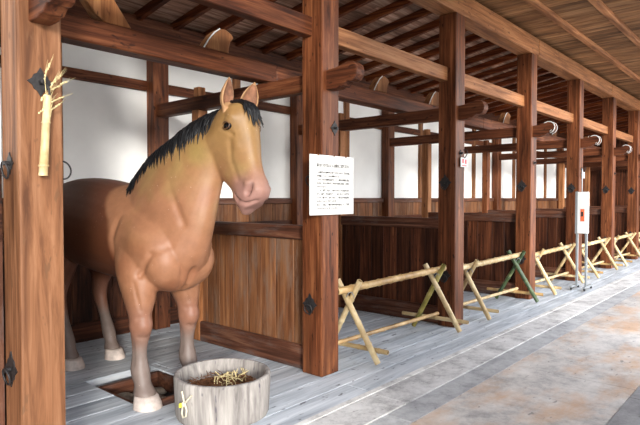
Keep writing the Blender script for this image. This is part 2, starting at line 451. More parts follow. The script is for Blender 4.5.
# ---- each post line: tie beam, back post, middle post, partition
for i, x in enumerate(LX):
    nm = ['at the leftmost post', 'at the post with the paper notice', 'at the red-tagged post'][i] if i < 3 else 'at the %s post from the left' % ordinal[i]
    mb = MB(); mb.box(x-.055, x+.055, YF+W-.01, YW-.02, 2.415, 2.56, .3+.3*random.random())
    at('tie_beam', mb, beam_w('y'), (x, YF+W, 2.415), 'dark cross tie beam running back to the wall '+nm, 'beam', 'tie beams over the partitions', bevel=.01)
    mb = MB(); mb.box(x-.1, x+.1, YW-.17, YW-.02, 0, 3.3, .4)
    at('back_post', mb, post_w('z'), (x, YW-.1, 0), 'wooden post against the white back wall '+nm, 'post', 'posts on the back wall', bevel=.008)
    mb = MB(); mb.box(x-.06, x+.06, 4.72, 4.84, 0, 2.42, .8); mb.box(x-.045, x+.045, 4.735, 4.825, 2.56, 2.66, .5)
    at('middle_post', mb, light_w('z') if i != 4 else post_w('z'), (x, 4.78, 0), 'slim post ending the partition '+nm, 'post', 'slim posts ending the partitions', bevel=.006)
    pw = panel_w if i == 1 else dark_panel
    t = thing('stall_partition', (x, 4.0, 0), ('brown boarded partition right of the horse ' if i == 1 else 'dark boarded partition ')+nm, 'partition', 'boarded partitions between the stalls')
    mb = MB(); mb.box(x-.05, x+.05, YF+W-.005, 4.725, 1.135, 1.26, .5); mb.build('top_rail', rail_w('y'), t, bevel=.012, seg=2)
    mb = MB(); mb.box(x-.06, x+.06, YF+W-.005, 4.725, 0, .21, .6); mb.build('bottom_rail', rail_w('y'), t, bevel=.012)
    mb = MB(); yy = YF+W
    while yy < 4.71:
        e = min(yy+random.uniform(.17, .24), 4.72); mb.box(x-.022, x+.022, yy+.001, e-.001, .2, 1.14); yy = e
    mb.build('boards', pw('z'), t, bevel=.003)
# ---- the sign
t = thing('paper_notice', (3.545, YF-.02, 1.36), 'white notice board of small printed text hung on the second post', 'notice')
mb = MB(); mb.box(3.262, 3.832, YF-.028, YF-.018, 1.36, 1.853); mb.build('board', paper, t, bevel=.002)
mb = MB(); mb.box(3.44, 3.64, YF-.019, YF+.001, 1.40, 1.83, .5); mb.build('backing_batten', light_w('z'), t)
mb = MB()
for x_ in (3.36, 3.56, 3.72): mb.tube([(x_, YF-.016, 1.845), (x_, YF-.034, 1.852)], .006, 8)
mb.build('nail', haym, t)
lines = ['馬をおどろかさないようにお静かにご見学ください',
 'この馬屋は元禄時代に建てられたもので、藩主の馬',
 'を常備しておくための建物でした。',
 'このような大規模な馬屋として、国内の城郭に残る',
 'ものは、ほかに例がなく重要文化財に指定、大切に',
 'されています。',
 'ここは、馬繋、馬立、小者などの三つに区切られて',
 'おり、馬屋、藩の馬など二十一頭つなぐことができ',
 'ていた一棟です。馬をつなぎ、一部には小者詰所も',
 'おかれていたとされています。',
 'なお、この馬、一部は当時の姿を復元して、ご見学',
 'いただけるようになっています。']
def text(s, size, loc, rot, mat, parent, width=None, ext=.0006):
    cu = bpy.data.curves.new('printed_text', 'FONT'); cu.body = s; cu.size = size; cu.extrude = ext; cu.resolution_u = 2; cu.offset = size*.016
    o = bpy.data.objects.new('tmp', cu); COL.objects.link(o)
    bpy.context.view_layer.update()
    dg = bpy.context.evaluated_depsgraph_get(); me = bpy.data.meshes.new_from_object(o.evaluated_get(dg))
    COL.objects.unlink(o); bpy.data.objects.remove(o)
    xs = [v.co.x for v in me.vertices]
    if width and xs: 
        k = width/(max(xs)-min(xs)); 
        if k < 1:
            for v in me.vertices: v.co.x *= k
    me.materials.clear(); me.materials.append(mat)
    o = bpy.data.objects.new('printed_text', me); COL.objects.link(o); o.parent = parent
    o.location = V(loc)-V(parent['_w']); o.rotation_euler = rot
    return o
for k, s in enumerate(lines):
    z = 1.757 if k == 0 else 1.715-.0295*(k-1)
    text(s, .032 if k == 0 else .019, (3.342, YF-.0285, z-(.012 if k else 0)), (math.pi/2, 0, 0), ink, t, .42 if k == 0 else .425)

# ---- red and white tags
for i, z in ((2, 1.86), (4, 1.86)):
    x = LX[i]+.06
    t = thing('tag_sign', (x, YF-.02, z), 'small white tag with red print hung on the %s post' % ordinal[i], 'sign', 'red and white tags')
    mb = MB(); mb.box(x-.085, x+.085, YF-.022, YF-.014, z, z+.11); mb.build('board', whitepaint, t)
    mb = MB(); mb.box(x-.05, x-.02, YF-.025, YF-.0215, z+.045, z+.095); mb.box(x+.02, x+.05, YF-.025, YF-.0215, z+.04, z+.09); mb.box(x-.055, x+.05, YF-.025, YF-.0215, z+.014, z+.022)
    mb.build('red_print', redink, t)
    mb = MB(); mb.tube([(x, YF-.01, z+.2), (x, YF-.05, z+.2), (x, YF-.06, z+.16), (x, YF-.04, z+.12), (x, YF-.018, z+.105)], .006, 6); mb.build('hook', iron, t)

# ---- bamboo barriers
def bamboo(mb, p, q, r, seg=.22, n=12):
    p, q = V(p), V(q); L = (q-p).length; pts = []; rad = []; s = 0; ph = random.uniform(.05, seg)
    nodes = []; d = ph
    while d < L-.02: nodes.append(d); d += seg*random.uniform(.85, 1.1)
    keys = [0]+[k for nd in nodes for k in (nd-.012, nd-.003, nd+.003, nd+.012)]+[L]
    for k in keys:
        pts.append(p.lerp(q, k/L)); j = min([abs(k-nd) for nd in nodes] or [1])
        rad.append(r*(1.16 if j < .004 else 1))
    t = (q-p).normalized(); a = t.cross(V((0,0,1)) if abs(t.z) < .9 else V((1,0,0))).normalized(); b = a.cross(t)
    def ring(c, rr): return [c+a*(rr*math.cos(2*math.pi*i/n))+b*(rr*math.sin(2*math.pi*i/n)) for i in range(n)]
    mb.loft([ring(c, rr) for c, rr in zip(pts, rad)], True, False, .6+.4*random.random())
    for (c, s) in ((p, 1), (q, -1)):   # hollow ends
        mb.loft([ring(c, r), ring(c, r*.7)], True, False, .9, False)
        mb.loft([ring(c, r*.7), ring(c+t*s*.03, r*.7)], True, False, .0, False)
        mb.add(ring(c+t*s*.03, r*.7), [tuple(range(n))], .0)
blabel = ['nearest bamboo barrier, in front of the stall right of the paper notice',
 'bamboo barrier with dark green far legs, between the third and fourth posts',
 'bamboo barrier just left of the grey box on a stand',
 'bamboo barrier behind the grey box on a stand',
 'bamboo barrier between the sixth and seventh posts',
 'farthest bamboo barrier in view, at the right edge']
for n_ in range(6):
    ox = LX[n_+1]-LX[1]
    rj = lambda s=.02: random.uniform(-s, s) if n_ else 0
    zk = (.955, .93, .89, .86, .85, .85)[n_]
    t = thing('bamboo_barrier', (ox+4.75, 3.03, 0), blabel[n_], 'barrier', 'bamboo barriers across the stalls')
    def pole(name, p, q, r, mat):
        mb = MB(); bamboo(mb, (p[0]+ox, p[1], p[2]*zk), (q[0]+ox, q[1], q[2]*zk), r); return mb.build(name, mat, t)
    sh = rj(.05)
    for side, xa in ((0, 3.94+sh), (1, 5.50+rj(.05))):
        g = n_ == 1 and side == 1
        lean = .05
        mA = bam_g if g else bam_y
        mB = bam_g if g else (bam_o if (n_ == 0 and side == 1) else bam_y)
        xo = 0 if side else .02
        l1 = pole('leg', (xa+.05, 2.80+rj(), .03), (xa-.12+xo, 3.14+rj(), .80), .028, mA)
        l2 = pole('leg', (xa-.03, 3.34+rj(), .03), (xa-.05+xo, 2.94+rj(), .80), .026, mB)
        if g: l1['label'] = l2['label'] = 'dark green bamboo leg'
        pole('foot_bar', (xa+.09, 2.72, .14), (xa+.02, 3.52, .15), .022, bam_b if g or n_ > 2 else bam_y)
        mb = MB(); mb.tube([(xa-.05+ox, 3.04, .70*zk)] + [(xa-.06+ox+.035*math.cos(q), 3.03+.04*math.sin(q), .665*zk+.03*math.sin(q*2)) for q in [k*.6 for k in range(12)]], .004, 5)
        mb.build('binding_wire', steel, t)
    pole('top_pole', (3.70, 3.035, .715), (5.62, 3.035, .735), .033, bam_y if n_ else bam_b)
    pole('bottom_rail', (3.69, 3.04, .24), (5.60, 3.10, .19), .020, bam_b if n_ == 0 else bam_y)

# ---- grey box on a stand
bx, by = 9.6, 2.675
t = thing('sign_stand', (bx, by, 0), 'slim pale grey box with a small red picture on a grey two-legged stand', 'stand')
mb = MB(); mb.box(bx-.05, bx+.05, by-.085, by+.10, .92, 1.60); mb.build('box', whitepaint, t, bevel=.008)
mb = MB(); mb.box(bx-.053, bx-.048, by+.065, by+.102, .915, 1.605); mb.build('side_rail', steel, t)
mb = MB(); mb.box(bx-.054, bx-.049, by-.04, by+.02, 1.12, 1.32); pc = mb.build('picture', plain('orange_red_print', (206,96,60), .5, 0, .4, 30), t); pc['label'] = 'small orange red picture'
mb = MB(); mb.box(bx-.056, bx-.053, by-.025, by+.01, 1.20, 1.28); mb.build('dark_mark', ink, pc)
for s in (-.06, .08):
    mb = MB(); mb.box(bx-.018, bx+.018, by+s-.018, by+s+.018, .05, .93); mb.build('leg', steel, t, bevel=.003)
for s in (-.09, .11):
    mb = MB(); mb.box(bx-.22, bx+.22, by+s-.02, by+s+.02, .045, .075); ft = mb.build('foot', steel, t, bevel=.003)
    for e in (-.19, .19):
        m2 = MB(); m2.tube([(bx+e, by+s-.012, .024), (bx+e, by+s+.012, .024)], .022, 12); m2.build('caster', rubber, ft)
mb = MB(); mb.tube([(bx+.02, by+.02, 1.60), (bx+.02, by+.02, 1.98)], .008, 8); mb.build('rod', steel, t)

# ---- bamboo holder with straw on the leftmost post
hx = 1.205
t = thing('bamboo_holder', (hx, YF-.05, 1.62), 'bamboo holder with dry wheat ears hanging on the leftmost post', 'holder')
mb = MB(); a, b = V((hx+.02, YF-.045, 2.03)), V((hx-.005, YF-.04, 1.615)); n = 14
rings = []
for k, (f_, r_) in enumerate(((0,.020),(.33,.020),(.335,.023),(.345,.023),(.35,.020),(.86,.022),(.865,.026),(.885,.026),(.89,.022),(1,.023))):
    c = a.lerp(b, f_); rings.append([c+V((r_*math.cos(q), r_*math.sin(q), 0)) for q in [2*math.pi*j/n for j in range(n)]])
mb.loft(rings, True, True, .9); mb.build('tube', bam_y, t)
mb = MB(); mb.tube([(hx, YF-.005, 2.09), (hx+.01, YF-.04, 2.10), (hx+.015, YF-.075, 2.06), (hx+.02, YF-.07, 2.03)], .006, 6); mb.build('hook', iron, t)
mb = MB()
for k in range(8):
    sx = random.uniform(-.015, .02); tip = V((hx+.05+random.uniform(-.03, .06), YF-.05+random.uniform(-.03, .01), 2.19-.032*k+random.uniform(-.02,.02)))
    st = V((hx+sx*.6+.02, YF-.05, min(1.98, tip.z-.10))); mid = st.lerp(tip, .5)+V((-.015, 0, .02))
    mb.tube([st, mid, tip], [.0025, .002, .0015], 5)
    d = (tip-mid).normalized()
    for g_ in range(9):           # grains and awns
        c = tip-d*.010*g_; off = V((random.uniform(-1,1), random.uniform(-1,1), random.uniform(-.3,.3)))*.006
        mb.tube([c+off-d*.006, c+off, c+off+d*.007], [.001, .0058, .001], 5)
        mb.tube([c+off, c+off*2.4+d*.055], [.0009, .0003], 4)
w_ = mb.build('wheat_ears', strawm, t); w_['kind'] = 'stuff'

# ---- wooden tub with hay
tc_ = V((2.434, 3.03, 0)); RT, HT = .335, .285
t = thing('wooden_tub', tuple(tc_), 'round weathered grey wooden tub of hay standing in front of the horse', 'tub')
mb = MB(); n = 64
def circ(r, z): return [V((tc_.x+r*math.cos(2*math.pi*k/n), tc_.y+r*math.sin(2*math.pi*k/n), z)) for k in range(n)]
mb.loft([circ(RT-.02, 0), circ(RT-.012, .02), circ(RT, HT-.02), circ(RT-.005, HT-.003), circ(RT-.012, HT), circ(RT-.028, HT), circ(RT-.036, HT-.006), circ(RT-.05, HT-.11), circ(RT-.055, .04)], True, False, .7)
mb.add(circ(RT-.055, .04), [tuple(range(n))], .3); mb.add(circ(RT-.02, 0), [tuple(range(n))], .3)
mb.build('tub_wall', tub_w('z'), t)
h = MB(); rr = [circ(RT*f_, HT-.135+.04*(1-f_)) for f_ in (.87, .7, .5, .3, .12)]
rr = [[p+V((0,0,random.uniform(-.01,.012))) for p in g] for g in rr]
h.loft(rr, True, True, .5)
for k in range(160):
    q = random.uniform(0, 6.28); r_ = math.sqrt(random.random())*.24; c = V((tc_.x+r_*math.cos(q), tc_.y+r_*math.sin(q), HT-.09+random.uniform(-.01,.02)))
    d = V((random.uniform(-1,1), random.uniform(-1,1), random.uniform(-.2,.35)))*random.uniform(.03,.07)
    h.tube([c-d, c+V((0,0,.01)), c+d], .0022, 4)
ho = tag(h.build('hay', haym, origin=tuple(tc_+V((0,0,.2)))), 'brown chopped hay filling the wooden tub', 'hay', kind='stuff')
h = MB()
for k in range(34):
    q = random.uniform(0, 6.28); r_ = math.sqrt(random.random())*.15; c = V((tc_.x+.07+r_*math.cos(q), tc_.y+.02+r_*math.sin(q)*.7, HT-.075))
    d = V((random.uniform(-1,1), random.uniform(-1,1), random.uniform(.05,1.1)))*random.uniform(.04,.075)
    h.tube([c-d*.5, c+V((0,0,.01)), c+d+V((random.uniform(-.02,.02),0,0))], .0034, 5)
tag(h.build('straw', strawm, origin=tuple(tc_+V((0,0,.24)))), 'pale straw stalks sticking up out of the hay in the tub', 'straw', kind='stuff')
# rope loop with tag on the tub
def onrim(ang, z, off=.006): return V((tc_.x+(RT+off)*math.cos(ang), tc_.y+(RT+off)*math.sin(ang), z))
A = math.radians(187)
t2 = thing('rope_tie', tuple(onrim(A, .1)), 'short pale rope loop with a yellow tag on the side of the tub', 'rope')
mb = MB(); mb.tube([onrim(A-.10, .235, .008), onrim(A-.04, .20, .014), onrim(A, .165, .016), onrim(A+.05, .13, .014), onrim(A+.03, .085, .013), onrim(A-.05, .07, .013), onrim(A-.09, .095, .013), onrim(A-.06, .14, .014), onrim(A, .165, .018), onrim(A+.10, .205, .012), onrim(A+.16, .225, .010)][::1], .007, 7)
mb.tube([onrim(A-.03, .172, .02), onrim(A+.03, .158, .022), onrim(A+.0, .15, .02), onrim(A-.02, .168, .024)], .010, 8)
mb.build('cord', ropem, t2)
mb = MB(); c = onrim(A-.07, .152, .022); mb.box(c.x-.016, c.x+.016, c.y-.008, c.y+.008, c.z-.014, c.z+.014); mb.build('tag', yellowm, t2, bevel=.004)

# ---- pit frame and stones
t = thing('pit_frame', ((PX0+PX1)/2, (PY0+PY1)/2, -.2), "wooden lining of the square drain pit in the floor under the horse", 'pit')
for nm, (a, b, c, d) in (('side', (PX0+.003, PX0+.035, PY0+.003, PY1-.003)), ('side', (PX1-.035, PX1-.003, PY0+.003, PY1-.003)), ('side', (PX0+.035, PX1-.035, PY0+.003, PY0+.03)), ('side', (PX0+.035, PX1-.035, PY1-.04, PY1-.003))):
    mb = MB(); mb.box(a, b, c, d, -.3, -.012); mb.build(nm, rail_w('x'), t, bevel=.003)
mb = MB(); mb.box(PX0+.036, PX1-.036, PY0+.031, PY1-.041, -.3, -.15); mb.build('bed', earthm, t)
for k, (sx, sy, sr) in enumerate(((2.25, 4.07, .075), (2.42, 4.10, .055), (2.55, 4.03, .055), (2.24, 3.78, .06), (2.44, 3.84, .06), (2.34, 3.94, .045), (2.57, 3.72, .05))):
    bm = bmesh.new(); bmesh.ops.create_icosphere(bm, subdivisions=3, radius=1)
    for v in bm.verts:
        v.co *= 1+.12*math.sin(3*v.co.x+k)*math.cos(4*v.co.y+k*2)+.06*math.sin(7*v.co.z+k)
        v.co = V((v.co.x*sr*1.25, v.co.y*sr, v.co.z*sr*.6))
    me = bpy.data.meshes.new('stone'); bm.to_mesh(me); bm.free()
    for p_ in me.polygons: p_.use_smooth = True
    me.materials.append(stonem); o = bpy.data.objects.new('stone', me); COL.objects.link(o); o.location = (sx, sy, -.15+sr*.5); o.rotation_euler = (0, 0, k)
    tag(o, ['pale rounded stone in the left back corner of the floor pit', 'small stone at the middle of the pit back edge', 'stone in the right back corner of the floor pit', 'stone in the pit behind the left front edge', 'stone near the middle of the floor pit', 'smallest round stone at the pit centre', 'stone by the right front corner of the pit'][k], 'stone', 'stones in the floor pit')
#HORSE
# ------------------------------------------------------------------ horse
HX = 2.38
root = thing('horse', (HX, 4.2, 0), 'tan brown model horse with a black mane standing in the first stall facing the aisle', 'horse')
hb = MB()
def ell(c, a, b, n=28, e=1.0):
    c, a, b = V(c), V(a), V(b); out = []
    for k in range(n):
        q = 2*math.pi*k/n; cq, sq = math.cos(q), math.sin(q)
        cq = math.copysign(abs(cq)**e, cq); sq = math.copysign(abs(sq)**e, sq)
        out.append(c+a*cq+b*sq)
    return out
def interp(rows, m=3):
    """Catmull-Rom between the rows of numbers"""
    out = []; n = len(rows)
    for i in range(n-1):
        p0, p1, p2, p3 = rows[max(i-1,0)], rows[i], rows[i+1], rows[min(i+2,n-1)]
        for s in range(m):
            u = s/m
            out.append([.5*((2*b)+(-a+c)*u+(2*a-5*b+4*c-d)*u*u+(-a+3*b-3*c+d)*u**3) for a, b, c, d in zip(p0, p1, p2, p3)])
    out.append(list(rows[-1])); return out
# trunk: y, ztop, zbot, halfwidth
trunk = [(5.47,1.38,1.26,.05),(5.42,1.50,1.08,.17),(5.30,1.59,1.00,.25),(5.1,1.655,.95,.31),(4.85,1.68,.90,.335),(4.55,1.67,.86,.335),(4.25,1.63,.84,.33),
         (3.98,1.58,.83,.325),(3.75,1.50,.82,.325),(3.55,1.42,.80,.31),(3.42,1.34,.82,.27),(3.34,1.24,.90,.19),(3.31,1.16,1.0,.08)]
hb.loft([ell((HX,y,(zt+zb)/2),(w,0,0),(0,0,(zt-zb)/2),32,.92) for y,zt,zb,w in interp(trunk)])
# neck: crest y,z, throat y,z, halfwidth, x shift
neck = [(4.15,1.44,3.36,.90,.26,0),(4.06,1.55,3.22,1.08,.24,.01),(3.85,1.79,3.14,1.30,.185,.03),(3.57,1.94,3.12,1.48,.15,.06),(3.33,2.05,3.10,1.62,.122,.09),(3.13,2.105,3.04,1.74,.105,.13),(2.99,2.13,2.97,1.84,.095,.15)]
def neckpt(u):
    r = interp(neck, 8); i = min(int(u*(len(r)-1)), len(r)-2); f_ = u*(len(r)-1)-i
    return [a+(b-a)*f_ for a, b in zip(r[i], r[i+1])]
hb.loft([ell((HX+sx,(cy+ty)/2,(cz+tz)/2),(w,0,0),(0,(cy-ty)/2,(cz-tz)/2),28) for cy,cz,ty,tz,w,sx in interp(neck)])
# head: front line y,z ; jaw line y,z ; halfwidth
HC = HX+.15; KH = 1.04
head = [(2.915,2.135,3.09,2.08,.080),(2.835,2.125,3.14,1.98,.118),(2.78,2.06,3.18,1.86,.145),(2.755,1.98,3.20,1.76,.137),(2.72,1.87,3.10,1.675,.112),(2.69,1.76,2.97,1.60,.088),
        (2.655,1.68,2.89,1.54,.080),(2.615,1.61,2.85,1.475,.089),(2.585,1.545,2.81,1.43,.087),(2.61,1.485,2.76,1.405,.065),(2.66,1.45,2.73,1.42,.03)]
def hp(y, z): return (y*KH-.09*(z-1.5)/.65, 1.5+(z-1.5)*KH)
hr = []
for fy,fz,jy,jz,w in interp(head):
    (a1,b1),(a2,b2) = hp(fy,fz), hp(jy,jz)
    hr.append(ell((HC,(a1+a2)/2,(b1+b2)/2),(w*KH,0,0),(0,(a1-a2)/2,(b1-b2)/2),28,.88))
hb.loft(hr)
# lower lip / chin
cy, cz = hp(2.755, 1.43); hb.loft([ell((HC,cy-.02+.03*k,cz-.02*math.sin(k)),(.055*s,0,0),(0,.0,.035*s),16) for k, s in ((-1.2,.3),(-.8,.8),(0,1),(1,.95),(2,.5))])
# legs: cx, cy, z, rx, ry
def leg(rows): hb.loft([ell((x,y,z),(rx,0,0),(0,ry,0),20) for x,y,z,rx,ry in interp(rows)])
for fx, fy, s in ((2.135, 3.60, -1), (2.59, 3.66, 1)):
    leg([(fx-s*.04,fy+.16,1.20,.10,.22),(fx-s*.03,fy+.10,1.02,.135,.20),(fx-s*.02,fy+.05,.88,.130,.165),(fx-s*.01,fy+.02,.76,.108,.13),(fx,fy,.66,.082,.095),(fx,fy-.015,.58,.078,.088),(fx,fy-.01,.51,.070,.075),
         (fx,fy+.005,.43,.054,.062),(fx,fy+.01,.34,.052,.060),(fx,fy+.005,.26,.066,.074),(fx,fy-.01,.205,.066,.072),(fx,fy-.035,.15,.060,.066),(fx,fy-.055,.10,.078,.086),(fx,fy-.06,.07,.076,.084)])
for bx_, by_, s in ((2.20, 4.86, -1), (2.60, 4.88, 1)):
    leg([(bx_-s*.04,by_+.20,1.25,.14,.24),(bx_-s*.02,by_+.18,1.05,.150,.25),(bx_,by_+.17,.90,.125,.20),(bx_,by_+.19,.76,.088,.13),(bx_,by_+.22,.66,.066,.10),(bx_,by_+.235,.58,.062,.09),(bx_,by_+.20,.50,.055,.07),
         (bx_,by_+.13,.38,.048,.055),(bx_,by_+.08,.28,.056,.062),(bx_,by_+.05,.215,.060,.066),(bx_,by_+.02,.15,.055,.06),(bx_,by_,.10,.070,.078),(bx_,by_,.07,.068,.076)])
me = bpy.data.meshes.new('raw'); me.from_pydata([V(p)-V(root['_w']) for p in hb.v], [], hb.f)
bm = bmesh.new(); bm.from_mesh(me); bmesh.ops.remove_doubles(bm, verts=bm.verts, dist=1e-5); bmesh.ops.recalc_face_normals(bm, faces=bm.faces); bm.to_mesh(me); bm.free()
tmp = bpy.data.objects.new('raw', me); COL.objects.link(tmp)
m = tmp.modifiers.new('r', 'REMESH'); m.mode = 'VOXEL'; m.voxel_size = .0105
m = tmp.modifiers.new('s', 'SMOOTH'); m.factor = .5; m.iterations = 9
bpy.context.view_layer.update(); dg = bpy.context.evaluated_depsgraph_get()
me = bpy.data.meshes.new_from_object(tmp.evaluated_get(dg)); COL.objects.unlink(tmp); bpy.data.objects.remove(tmp)
me.name = 'body'
RW = V(root['_w'])
# sculpting: bumps (centre, radius, amount along normal), grooves (polyline, radius, amount)
def H3(x, y, z): a, b = hp(y, z); return V((x, a, b))
bumps = []; grooves = []
for s in (-1, 1):
    bumps += [(H3(HC+s*.125, 2.86, 2.02), .040, .020), (H3(HC+s*.13, 3.08, 1.86), .09, .014), (H3(HC+s*.10, 2.80, 1.84), .03, .006),
              (H3(HC+s*.075, 2.655, 1.60), .035, .010)]
    bumps += [(H3(HC+s*.088, 2.70, 1.60), .022, .012), (H3(HC+s*.07, 2.615, 1.56), .02, .010)]
    grooves += [([H3(HC+s*.128, 2.93, 1.955), H3(HC+s*.135, 2.885, 1.94), H3(HC+s*.12, 2.835, 1.915)], .014, -.012),
                ([H3(HC+s*.125, 2.95, 2.0), H3(HC+s*.135, 2.90, 2.03), H3(HC+s*.12, 2.85, 2.01)], .012, -.007),
                ([H3(HC+s*.055, 2.61, 1.65), H3(HC+s*.085, 2.635, 1.62), H3(HC+s*.092, 2.67, 1.535)], .015, -.075),
                ([H3(HC+s*.04, 2.60, 1.48), H3(HC+s*.075, 2.68, 1.465), H3(HC+s*.085, 2.77, 1.49), H3(HC+s*.085, 2.81, 1.525)], .011, -.026),
                ([H3(HC+s*.095, 2.78, 1.62), H3(HC+s*.11, 2.84, 1.74), H3(HC+s*.12, 2.85, 1.87)], .020, -.008),
                ([H3(HC+s*.115, 3.12, 2.04), H3(HC+s*.135, 3.20, 1.90), H3(HC+s*.12, 3.20, 1.78), H3(HC+s*.10, 3.11, 1.68)], .022, -.016)]
    bumps += [(V((HX+s*.17, 3.34, 1.03)), .12, .026), (V((HX+s*.29, 3.58, 1.20)), .11, .022), (V((HX+s*.28, 3.66, .95)), .09, .016), (V((HX+s*.17, 3.5, 1.50)), .10, .010), (V((HX+s*.20, 3.38, .90)), .07, .010)]
    grooves += [([V((HX+s*.31, 3.78, 1.42)), V((HX+s*.33, 3.86, 1.2)), V((HX+s*.33, 3.84, .98))], .030, -.024),
                ([V((HX+s*.05, 3.30, 1.20)), V((HX+s*.26, 3.42, 1.10)), V((HX+s*.29, 3.52, .95))], .022, -.022),
                ([V((HX+s*.10, 3.26, 1.32)), V((HX+s*.16, 3.36, 1.55)), V((HX+s*.15, 3.45, 1.75))], .03, -.016)]
grooves += [([V((HX, 3.28, 1.20)), V((HX, 3.30, 1.0)), V((HX, 3.36, .85)), V((HX, 3.5, .78))], .020, -.030),
            ([V((HX-.10, 3.30, 1.12)), V((HX-.08, 3.33, .95)), V((HX-.05, 3.40, .84))], .013, -.010)]
for fx, fy in ((2.135, 3.60), (2.59, 3.66)):
    bumps += [(V((fx, fy-.09, .575)), .05, .010), (V((fx-.07, fy, .575)), .035, .008), (V((fx+.07, fy, .575)), .035, .008)]
    grooves += [([V((fx-.05, fy-.07, .50)), V((fx+.05, fy-.07, .50))], .02, -.008), ([V((fx-.055, fy, .48)), V((fx-.055, fy, .28))], .012, -.006), ([V((fx-.06, fy-.07, .64)), V((fx+.05, fy-.07, .65))], .02, -.006),
                ([V((fx-.09, fy-.06, .90)), V((fx-.05, fy-.09, .70))], .015, -.007)]
def dseg(p, a, b):
    ab = b-a; u = max(0, min(1, (p-a).dot(ab)/max(ab.length_squared, 1e-9))); return (p-a-ab*u).length
bm = bmesh.new(); bm.from_mesh(me); bm.normal_update()
for v in bm.verts:
    p = v.co+RW; d = 0
    for c, r, a in bumps:
        l = (p-c).length
        if l < r*2.5: d += a*math.exp(-(l/r)**2)
    for pl, r, a in grooves:
        if (p-pl[0]).length > 1.0: continue
        l = min(dseg(p, pl[k], pl[k+1]) for k in range(len(pl)-1))
        if l < r*2.5: d += a*math.exp(-(l/r)**2)
    if d: v.co += v.normal*d
bm.to_mesh(me); bm.free()
# coat colours by place on the body
ca = me.color_attributes.new('coat', 'FLOAT_COLOR', 'POINT')
def sm(a, b, x):
    t_ = max(0, min(1, (x-a)/(b-a))); return t_*t_*(3-2*t_)
def blend(c, d, f_): return [p*(1-f_)+q*f_ for p, q in zip(c, d)]
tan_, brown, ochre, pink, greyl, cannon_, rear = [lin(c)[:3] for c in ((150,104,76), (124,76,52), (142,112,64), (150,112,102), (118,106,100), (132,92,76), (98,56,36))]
from mathutils import noise as mn
muz = H3(HC, 2.70, 1.50)
for v in me.vertices:
    p = v.co+RW; c = list(tan_)
    n1 = mn.noise(p*4)*.5+mn.noise(p*9)*.3
    c = blend(c, ochre, sm(1.42, 1.95, p.z+.1*n1)*sm(4.3, 3.6, p.y)*.75)
    c = blend(c, brown, sm(.1, .5, n1+.1)*sm(1.7, 1.3, p.z)*.6)
    c = blend(c, [.30, .25, .09], sm(-.1, .4, n1)*.3*sm(1.0, 1.6, p.z)*sm(3.9, 3.6, p.y))
    c = blend(c, [.36, .31, .09], sm(.16, .06, (p-H3(HC-.1, 3.14, 1.80)).length)*.4)
    # darker back and hindquarters behind the shoulder seam: brown coat plus painted-in shade
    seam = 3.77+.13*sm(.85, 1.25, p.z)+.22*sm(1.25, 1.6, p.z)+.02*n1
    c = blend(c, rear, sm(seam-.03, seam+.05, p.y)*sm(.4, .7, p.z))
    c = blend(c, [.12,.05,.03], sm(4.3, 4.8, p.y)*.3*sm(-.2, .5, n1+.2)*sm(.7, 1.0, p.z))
    c = blend(c, pink, sm(.24, .10, (p-muz).length+.03*n1))
    c = blend(c, [.30,.20,.18], sm(.030, .012, min((p-H3(HC+s*.082, 2.65, 1.585)).length for s in (-1, 1)))*.6)
    c = blend(c, cannon_, sm(.80, .62, p.z+.05*n1)*.7)
    c = blend(c, greyl, sm(.56, .36, p.z+.06*n1)*.9)
    k = .86+.16*n1
    ca.data[v.index].color = (c[0]*k, c[1]*k, c[2]*k, 1)
for p_ in me.polygons: p_.use_smooth = True
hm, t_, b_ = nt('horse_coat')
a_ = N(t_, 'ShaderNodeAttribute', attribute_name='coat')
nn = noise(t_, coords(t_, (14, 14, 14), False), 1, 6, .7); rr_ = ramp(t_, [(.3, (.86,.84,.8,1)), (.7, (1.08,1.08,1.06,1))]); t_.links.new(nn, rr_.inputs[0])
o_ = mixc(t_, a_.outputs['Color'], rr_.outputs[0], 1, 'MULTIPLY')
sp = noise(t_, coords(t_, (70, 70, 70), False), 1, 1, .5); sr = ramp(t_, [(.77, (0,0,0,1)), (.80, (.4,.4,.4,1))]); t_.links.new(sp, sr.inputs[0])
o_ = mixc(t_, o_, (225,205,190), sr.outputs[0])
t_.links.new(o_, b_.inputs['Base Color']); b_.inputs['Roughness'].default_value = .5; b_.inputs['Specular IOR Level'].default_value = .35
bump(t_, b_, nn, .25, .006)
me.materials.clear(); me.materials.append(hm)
body = bpy.data.objects.new('body', me); COL.objects.link(body); body.parent = root
# hooves
for fx, fy, k in ((2.135, 3.54, 1.0), (2.59, 3.60, 1.0), (2.20, 4.84, .92), (2.60, 4.86, .92)):
    mb = MB(); g = []
    for z, r, dy in ((0,.102,-.03),(.03,.098,-.026),(.075,.086,-.012),(.085,.080,-.008),(.088,.06,-.006)):
        g.append([V((fx+k*r*math.cos(q), fy+dy+k*(r*1.12)*math.sin(q)*(1 if math.sin(q) < 0 else .8), z)) for q in [2*math.pi*j/28 for j in range(28)]])
    mb.loft(g, True, True, .6); mb.build('hoof', hoofm, root)
